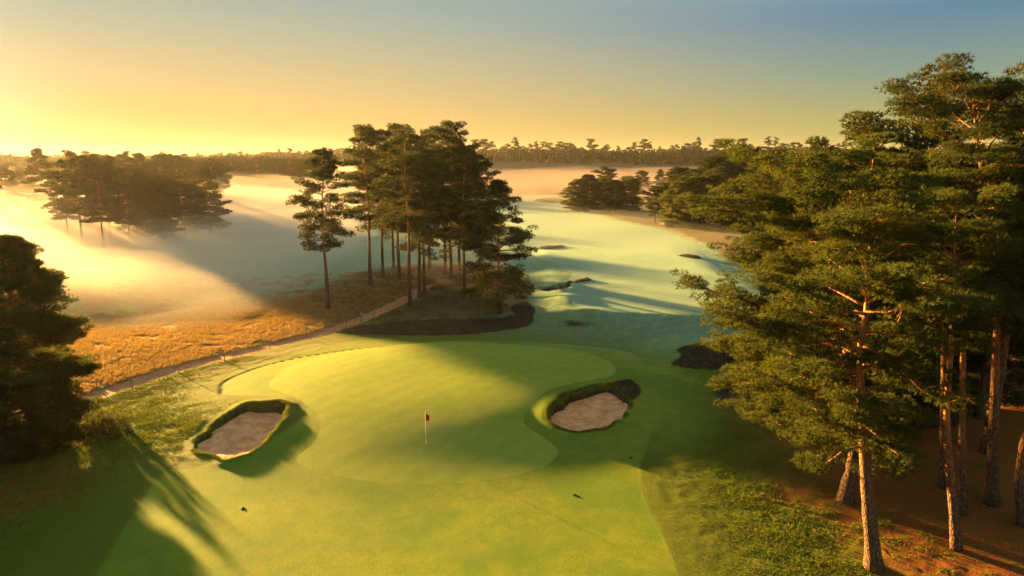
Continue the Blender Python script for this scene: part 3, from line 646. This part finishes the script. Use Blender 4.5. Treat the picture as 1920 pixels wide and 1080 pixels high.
# continuous wood under the single tree tops
def wood(name, pxs, dists, n, hh, seed, label):
    rs = np.random.RandomState(seed); B = Buf()
    px = rs.uniform(pxs[0], pxs[1], n); ds = rs.uniform(dists[0], dists[1], n); x = (px - 960) / FPX * ds
    z = Hs(x, ds); top = hh * (.7 + .6 * vnoise(x / 9, ds / 14, seed)); pos = np.stack([x, ds, z + top * rs.uniform(0, 1, n) ** .6], 1)
    tufts(rs, B, pos, np.tile([[0, 0, 1.]], (n, 1)), 1.9, 1.3, 3)
    return tag(link(name, B.mesh(name, False), M_needle_far), label, None, None, 'stuff')
wood('far_wood', (-250, 1750), (650, 735), 34000, 10.0, 1, 'dark continuous wood along the far ridge')

# ------------------------------------------------------------------ heather patches
def heather(px_poly, seed, hmax, label, m=None, world=False, tl=.14, dens=42, smooth=4):
    poly = smooth_poly(px_poly if world else PP(px_poly), smooth); rs = np.random.RandomState(seed)
    lo, hi = poly.min(0), poly.max(0); st = .3
    X, Y = np.meshgrid(np.arange(lo[0] - .3, hi[0] + .6, st), np.arange(lo[1] - .3, hi[1] + .6, st)); S = sdf(poly, X, Y)
    top = lambda x, y, s: hmax * sst(.15, -.9, s) * (.65 + .7 * vnoise(x / 1.1, y / 1.1, seed))
    Z = Hs(X, Y) - .12 + top(X, Y, S) * .85; B = Buf()
    ny, nx = X.shape; Q = grid_faces(nx, ny); keep = (S.ravel()[Q] < .12).all(1)
    used, inv = np.unique(Q[keep], return_inverse=True); B.add(np.stack([X, Y, Z], -1).reshape(-1, 3)[used], inv.reshape(-1, 4))
    n = int((hi[0] - lo[0]) * (hi[1] - lo[1]) * dens); x = rs.uniform(lo[0], hi[0], n); y = rs.uniform(lo[1], hi[1], n); s = sdf(poly, x, y); kk = s < .1 * rs.uniform(0, 1.5, n)
    x, y, s = x[kk], y[kk], s[kk]; pos = np.stack([x, y, Hs(x, y) - .08 + top(x, y, s) * .9], 1)
    tufts(rs, B, pos, np.tile([[0, 0, 1.]], (len(x), 1)), tl, .05, 6)
    return tag(link('heather_patch', B.mesh('heather_patch', False), m or M_heather), label, 'heather')
heather([(626, 622), (700, 612), (790, 604), (880, 600), (940, 598), (990, 588), (1002, 600), (985, 614), (930, 622), (860, 629), (770, 630), (690, 628)], 1, .55, 'long dark heather bank between the tall pine clump and the green')
heather([(958, 575), (985, 568), (1003, 578), (1000, 592), (968, 592)], 2, .6, 'dark heather mound right of the dense conical pine')
heather([(1258, 686), (1276, 668), (1268, 656), (1300, 646), (1360, 640), (1420, 650), (1440, 690), (1380, 694), (1320, 694)], 3, .5, 'dark forked heather patch at the right of the mown hollow')
heather([(1338, 715), (1372, 700), (1450, 705), (1470, 745), (1400, 768), (1352, 755)], 4, .7, 'dark heather patch under the golden pine boughs')
heather([(1140, 728), (1160, 716), (1194, 720), (1202, 738), (1186, 752), (1168, 758), (1150, 745)], 5, .55, 'dark heather tuft on the far corner of the right bunker', dens=90, tl=.1)
heather([(482, 764), (500, 756), (530, 757), (538, 770), (520, 780), (496, 778)], 6, .6, 'heather overhanging the far rim of the left bunker', dens=110, tl=.09)
heather([(1052, 604), (1075, 600), (1108, 604), (1112, 612), (1070, 614)], 7, .25, 'low brown heather mound at the near edge of the fairway')
heather([(1006, 466), (1030, 463.5), (1056, 462.5), (1062, 465), (1040, 467.5), (1018, 469)], 8, .4, 'brown heather lip beside the fairway just right of the conical pine', dens=20, tl=.25)
heather([(1270, 481), (1290, 479.5), (1316, 484), (1306, 487)], 9, .35, 'small dark hollow of heather at the right edge of the fairway', dens=20, tl=.25)
heather([(1000, 540), (1020, 552), (1060, 549), (1076, 534), (1112, 527), (1095, 524), (1068, 531), (1050, 545), (1020, 545)], 10, .5, 'dark heather rim curving round the small far bunker', dens=30, tl=.2)
heather([(1230, 418), (1250, 412), (1262, 420), (1248, 426)], 11, 1.6, 'small dark bush in front of the dark wood', dens=20, tl=.35)
heather([(1520, 770), (1600, 745), (1720, 740), (1800, 760), (1790, 800), (1640, 800), (1560, 800)], 12, .7, 'dark undergrowth behind the thick trunks')
heather([(1380, 640), (1450, 620), (1530, 640), (1560, 690), (1460, 690)], 13, .6, 'dark heather at the foot of the wood behind the golden crown')
heather([(1000, 376), (1040, 372), (1062, 377), (1030, 381)], 14, .5, 'thin dark heather strip far up the fairway', dens=8, tl=.4)
heather([(1024, 790), (1020, 768), (1044, 742), (1096, 726), (1150, 720), (1160, 728), (1120, 740), (1068, 752), (1048, 770), (1034, 790)], 21, .22, 'dark heather face along the back of the right bunker', dens=120, tl=.09)
heather([(384, 806), (412, 782), (446, 763), (486, 754), (534, 754), (540, 772), (520, 770), (492, 770), (455, 778), (420, 798), (395, 815)], 22, .16, 'dark heather face along the back of the left bunker', dens=120, tl=.08)
M_red = leaf_mat('red_heather', (.22, .05, .03), (.38, .10, .05), .2)
heather([(500, 822), (505, 812), (512, 808), (514, 815), (508, 826)], 15, .3, 'small red leaved plant on the inner lip of the left bunker', M_red, dens=160, tl=.08)

# ------------------------------------------------------------------ grasses (nobody could count them)
def grass(name, x, y, tl, wd, blades, m, label, seed):
    rs = np.random.RandomState(seed); B = Buf(); pos = np.stack([x, y, Hs(x, y) - .02], 1)
    d = np.tile([[.12, -.10, 1.15]], (len(x), 1)); tufts(rs, B, pos, d, tl, wd, blades)
    return tag(link(name, B.mesh(name, False), m), label, None, None, 'stuff')
rs = np.random.RandomState(5); n = 90000
y = 48 + 62 * rs.uniform(0, 1, n) ** .8; x = np.interp(y, path_c[:, 1], path_c[:, 0]) - 1.0 - (np.interp(y, path_c[:, 1], path_c[:, 0]) + .95 * y + 6) * rs.uniform(0, 1, n)
ok = (x > -1.0 * y - 8) & (x < np.interp(y, path_c[:, 1], path_c[:, 0]) - 1.1) & (vnoise(x / 1.4, y / 1.1, 8) + .4 * vnoise(x / .5, y / .5, 18) > .38 + .5 * sst(0, 14, (y - 84) - .35 * (x + 30)))
grass('dry_meadow_grass', x[ok], y[ok], .30, .06, 5, M_straw, 'tall golden dry grass in the meadow left of the path', 1)
n = 130000; x = rs.uniform(7, 34, n); y = rs.uniform(25, 60, n); ok = (sdf(mow_poly, x, y) > .25) & (sdf(soft_poly, x, y) > rs.uniform(-3, 1.5, n)) & (sdf(rb_poly, x, y) > .8) & (.5 * vnoise(x / .9, y / .7, 28) + .5 * rs.uniform(0, 1, n) > .36 + .42 * sst(-1, 6, x - 13 - .16 * np.abs(y - 36) + 6 * (vnoise(x / 1.8, y / 1.5, 12) - .5)))
x2 = rs.uniform(-36, -12, n); y2 = rs.uniform(24, 62, n); ok2 = (sdf(mow_poly, x2, y2) > .25) & (sdf(lb_poly, x2, y2) > .8) & (x2 > np.interp(y2, path_c[:, 1], path_c[:, 0]) + 1.1) & (.5 * vnoise(x2 / .9, y2 / .7, 28) + .5 * rs.uniform(0, 1, n) > .36)
gxx = np.concatenate([x[ok], x2[ok2]]); gyy = np.concatenate([y[ok], y2[ok2]])
gl = .035 + .105 * sst(0, 8, sdf(mow_poly, gxx, gyy)) * (.5 + vnoise(gxx / 1.6, gyy / 1.2, 17))
grass('rough_grass', gxx, gyy, gl, .028, 5, M_tussock, 'tussocky rough grass round the mown turf', 2)
n = 16000; x = rs.normal(-12, 10, n); y = rs.normal(92, 14, n); ok = (np.hypot((x + 12) / 15, (y - 95) / 22) < 1) & (sdf(path_poly, x, y) > .3) & (vnoise(x / 2, y / 2, 44) > .42)
grass('heath_grass', x[ok], y[ok], .30, .08, 5, leaf_mat('heath_grass_blades', (.10, .06, .035), (.24, .17, .08), .3), 'brown heath grass under the pine clump', 3)

n = 60000; x = rs.uniform(12, 44, n); y = rs.uniform(25, 62, n); ok = (.6 * vnoise(x / 1.2, y / .9, 52) + .4 * rs.uniform(0, 1, n) > .50) & (x - 12 - .16 * np.abs(y - 36) > rs.uniform(-1, 5, n))
grass('needle_litter', x[ok], y[ok], .055, .03, 4, leaf_mat('rusty_litter', (.16, .05, .018), (.46, .17, .05), .2, (.12, .12, .03)), 'rust coloured needle litter and dead bracken under the right pines', 9)
rs = np.random.RandomState(66); B = Buf()
for _ in range(260):
    x = rs.uniform(14, 42); y = rs.uniform(26, 58); a = rs.uniform(0, 6.28); l = rs.uniform(.2, .9); t = np.linspace(0, 1, 4); X = x + np.cos(a) * l * t + rs.normal(size=4) * .03; Y = y + np.sin(a) * l * t + rs.normal(size=4) * .03
    tube(B, np.stack([X, Y, Hs(X, Y) + .02 + rs.uniform(0, .03)], 1), [.014, .012, .009, .004], 4)
tag(link('fallen_twigs', B.mesh('fallen_twigs'), M_bark), 'dead twigs scattered on the floor of the right pine wood', None, None, 'stuff')
E_ = []
for poly, sd in ((lb_poly, 1), (rb_poly, 2)):
    rs = np.random.RandomState(sd); pp = dense(poly, 8); cn = pp.mean(0); dv = unit(pp - cn)
    for _ in range(20):
        kp = rs.uniform(0, 1, len(pp)) < np.clip(.15 + .9 * (vnoise(pp[:, 0] * 1.5, pp[:, 1] * 1.5, 77) - .1) + .35 * dv[:, 0] * (1 if sd == 1 else -1), 0, 1)
        E_.append((pp + dv * rs.uniform(-.05, .30, (len(pp), 1)) + rs.normal(size=pp.shape) * .06)[kp])
E_ = np.concatenate(E_); grass('bunker_edge_grass', E_[:, 0], E_[:, 1], .13, .025, 5, M_tussock, 'ragged grass fringe round the bunker edges', 7)
# ------------------------------------------------------------------ flagstick, rake, sprinklers, fences
def simple(name, col, rough=.5, metal=0):
    m, nt, b, _ = new_mat(name); v = pos_(nt)
    nt.links.new(mix_(nt, mapr(nt, noise_(nt, v, 8, 3), .3, .7), tuple(c * .85 for c in col), col), b.inputs['Base Color']); b.inputs['Roughness'].default_value = rough; b.inputs['Metallic'].default_value = metal; return m
M_white = simple('white_paint', (.8, .78, .72)); M_redf = simple('red_cloth', (.65, .015, .02), .7); M_wood = simple('weathered_post_wood', (.20, .13, .08), .9)
M_dark = simple('dark_plastic', (.02, .02, .02)); M_wire = simple('galvanised_wire', (.3, .28, .25), .5, .5)
fx, fy = P(799, 836); fz = float(Hs(fx, fy)) + .02
fl = tag(empty('golf_flag', (fx, fy, fz)), 'white flagstick with a small red flag standing in the hole on the green', 'golf flag')
B = Buf(); tube(B, [(0, 0, -.12), (0, 0, 1.1), (0, 0, 2.28)], .017, 10); link('flagstick', B.mesh('flagstick'), M_white, fl)
B = Buf(); nx, ny = 12, 9; U, Vv = np.meshgrid(np.linspace(0, 1, nx), np.linspace(0, 1, ny))
def flagv(off):
    hw = .30 * (1 - .25 * U); return np.stack([.03 + .20 * U + off * .3, -.11 * np.sin(U * 5 + Vv) * (.2 + U) + off, 2.22 - .52 * Vv - .10 * U * (1 - Vv) - .16 * U + .08 * U * Vv], -1).reshape(-1, 3)
Q = grid_faces(nx, ny); B.add(flagv(.004), Q); B.add(flagv(-.004), Q[:, ::-1]); link('flag', B.mesh('flag'), M_redf, fl)
B = Buf(); tube(B, [(0, 0, -.05), (0, 0, .003), (0, 0, .006)], [.055, .055, .05], 20); link('hole_cup', B.mesh('hole_cup'), M_dark, fl)
for (px, py), lb in (((455, 953), 'dark sprinkler head in the turf left, below the left bunker'), ((1078, 929), 'dark sprinkler head in the turf in front of the green on the right'), ((1183, 858), 'small dark sprinkler head just below the right bunker')):
    x, y = P(px, py); z = float(Hs(x, y)); o = tag(empty('sprinkler_head', (x, y, z)), lb, 'sprinkler head')
    B = Buf(); tube(B, [(0, 0, -.05), (0, 0, .02), (0, 0, .028)], [.075, .075, .06], 16); link('cap', B.mesh('cap'), M_dark, o)
    B = Buf(); th = np.linspace(0, 2 * np.pi, 25); tube(B, np.stack([.11 * np.cos(th), .11 * np.sin(th), np.full(25, .006)], 1), .02, 6); link('rim', B.mesh('rim'), simple('worn_soil', (.05, .04, .02)), o)
# rake lying on the sand of the right bunker
x0, y0 = P(1112, 803); x1, y1 = P(1148, 794); zb = float(H0(x0, y0)) - .35
o = tag(empty('bunker_rake', (x0, y0, zb + .14), math.atan2(y1 - y0, x1 - x0)), 'rake lying on the sand of the right bunker', 'rake')
B = Buf(); tube(B, [(0, 0, .05), (.8, 0, .06), (1.7, 0, .1)], .018, 8); link('handle', B.mesh('handle'), M_dark, o)
B = Buf(); tube(B, [(0, -.28, .05), (0, 0, .06), (0, .28, .05)], .03, 6)
for t in np.linspace(-.26, .26, 10): tube(B, [(0, t, .05), (-.02, t, -.04)], [.01, .004], 4)
link('rake_head', B.mesh('rake_head'), M_dark, o)

def fence(side, i0, i1, step, label):
    L_ = np.cumsum(np.r_[0, np.linalg.norm(np.diff(path_c, axis=0), axis=1)]); pc = path_c + path_n * side
    ss = np.arange(L_[i0], L_[i1], step); X = np.interp(ss, L_, pc[:, 0]); Y = np.interp(ss, L_, pc[:, 1]); Z = Hs(X, Y)
    o = tag(empty('post_fence', (X[0], Y[0], Z[0])), label, 'fence'); rs = np.random.RandomState(int(abs(side) * 10) + 3)
    for x, y, z in zip(X, Y, Z):
        hh = rs.uniform(.85, 1.05); lx, ly = rs.normal(size=2) * .03; B = Buf(); l = np.array([x - X[0], y - Y[0], z - Z[0]])
        tube(B, [l + (0, 0, -.2), l + (lx * .5, ly * .5, hh * .5), l + (lx, ly, hh)], [.036, .034, .03], 7, .06, rs); link('post', B.mesh('post'), M_wood, o)
    B = Buf()
    for hz in (.45, .8): tube(B, np.stack([X - X[0], Y - Y[0], Z - Z[0] + hz], 1), .006, 4)
    link('wire', B.mesh('wire'), M_wire, o)
fence(-1.35, 4, 52, 4.6, 'low post and wire fence on the green side of the earth path')
fence(1.45, 2, 48, 5.2, 'low post and wire fence on the meadow side of the earth path')
x, y = P(678, 602); o = tag(empty('marker_post', (x, y, float(Hs(x, y)))), 'short pale topped marker post by the path at the foot of the pine clump', 'post')
B = Buf(); tube(B, [(0, 0, -.2), (0, 0, .5), (0, 0, .85)], .06, 8); link('post', B.mesh('post'), M_wood, o)
B = Buf(); tube(B, [(0, 0, .85), (0, 0, .95), (0, 0, 1.05)], .065, 8); link('post_cap', B.mesh('post_cap'), M_white, o)

# ------------------------------------------------------------------ mist and haze
def vol_mat(name, dens, col, g):
    m = bpy.data.materials.new(name); m.use_nodes = True; nt = m.node_tree; nt.nodes.clear()
    out = nd(nt, 'ShaderNodeOutputMaterial'); v = nd(nt, 'ShaderNodeVolumePrincipled'); v.inputs['Density'].default_value = dens; v.inputs['Color'].default_value = (*col, 1); v.inputs['Anisotropy'].default_value = g
    nt.links.new(v.outputs[0], out.inputs['Volume']); return m
B = Buf(); x0, x1, y0, y1, z0, z1 = -1460, 1460, -140, 2380, -5, 45
B.add([(x0, y0, z0), (x1, y0, z0), (x1, y1, z0), (x0, y1, z0), (x0, y0, z1), (x1, y0, z1), (x1, y1, z1), (x0, y1, z1)], [(3, 2, 1, 0), (4, 5, 6, 7), (0, 1, 5, 4), (1, 2, 6, 5), (2, 3, 7, 6), (3, 0, 4, 7)])
tag(link('haze', B.mesh('haze', False), vol_mat('thin_haze', .00004, (.95, .90, .84), .5)), kind='stuff')
def mist(xr, yr, top, dens, label, g=.3, col=(.97, .95, .93), nx=90, ny=90):
    X, Y = np.meshgrid(np.linspace(*xr, nx), np.linspace(*yr, ny)); T = np.maximum(top(X, Y), -3.4)
    e = np.zeros_like(X, bool); e[0] = e[-1] = True; e[:, 0] = e[:, -1] = True; T[e] = -3.4
    V1 = np.stack([X, Y, T], -1).reshape(-1, 3); V2 = np.stack([X, Y, np.full_like(X, -4.2)], -1).reshape(-1, 3); n = len(V1); F = grid_faces(nx, ny)
    rim = np.concatenate([np.arange(nx), np.arange(1, ny) * nx + nx - 1, (ny - 1) * nx + np.arange(nx - 2, -1, -1), np.arange(ny - 2, 0, -1) * nx]); r2 = np.roll(rim, -1)
    S = np.stack([r2, rim, rim + n, r2 + n], 1)
    tag(link('mist', np_mesh('mist', np.concatenate([V1, V2]), [F, F[:, ::-1] + n, S]), vol_mat('ground_mist', dens, col, g)), label, None, None, 'stuff')
# layers over the misty hollow on the left, thinning upwards
LAY = [(1.9, .024, 0), (2.9, .016, 4), (4.4, .010, 18), (6.5, .0055, 40), (10.5, .003, 60)]
for i, (tp, dn, back) in enumerate(LAY):
    mist((-520 - 30 * i, -4), (50 + back * .6, 640 - 8 * i), lambda x, y, tp=tp, back=back, i=i: -3.2 + (tp + 2.4) * sst(-13, -33 - back * .3, x + .10 * (y - 85) + 8 * fbm(x / 30, y / 40, 90 + i, 2)) * sst(58 + back * .6, 88 + back, y + .15 * (x + 40) + 9 * fbm(x / 22, y / 18, 80 + i, 2)) * sst(640 - 8 * i, 560, y)
         + (.5 + .22 * tp) * 1.6 * fbm(x / (14 + 5 * i), y / (12 + 4 * i), 61 + i, 3), dn, ['thin skin of golden mist on the left field', 'low golden mist over the left field', 'golden mist round the trunks of the backlit pines', 'golden mist veiling the lower crowns of the backlit pines', 'thin top of the golden mist on the left'][i], .30, (.84, .76, .67), 110, 110)
# valley mist
for i, (tp, dn, back) in enumerate([(3.0, .007, 0), (6.0, .006, 40), (10.0, .004, 130)]):
    mist((-700, 560), (170 + back, 690), lambda x, y, tp=tp, back=back, i=i: -3.2 + (tp + 3.0) * sst(180 + back, 270 + back, y - .15 * x + 30 * fbm(x / 60, y / 60, 95 + i, 2)) * sst(690, 620, y) + (1 + .3 * tp) * fbm(x / 50, y / 36, 67 + i, 3), dn, ['pale mist low in the valley beyond the fairway', 'pale mist among the trees of the valley', 'deep mist bank below the far ridge'][i], .15, (.30, .25, .25))
mist((-12, 64), (92, 340), lambda x, y: -3.2 + 5.6 * sst(96, 130, y - .3 * (x - 20) + 12 * fbm(x / 16, y / 20, 99, 2)) * sst(340, 300, y) * sst(62, 50, x) * sst(-12, 2, x) + .8 * fbm(x / 14, y / 12, 98, 3), .0045, 'faint milky mist skin over the far fairway', .1, (.40, .42, .40))
mist((-42, 8), (74, 150), lambda x, y: -3.2 + 6.2 * sst(76, 96, y + 5 * fbm(x / 7, y / 8, 101, 2)) * sst(150, 130, y) * sst(8, -3, x) * sst(-42, -30, x) + 1.2 * fbm(x / 9, y / 9, 102, 3), .006, 'thin pinkish haze drifting between the trunks of the pine clump', .3, (.85, .72, .68))
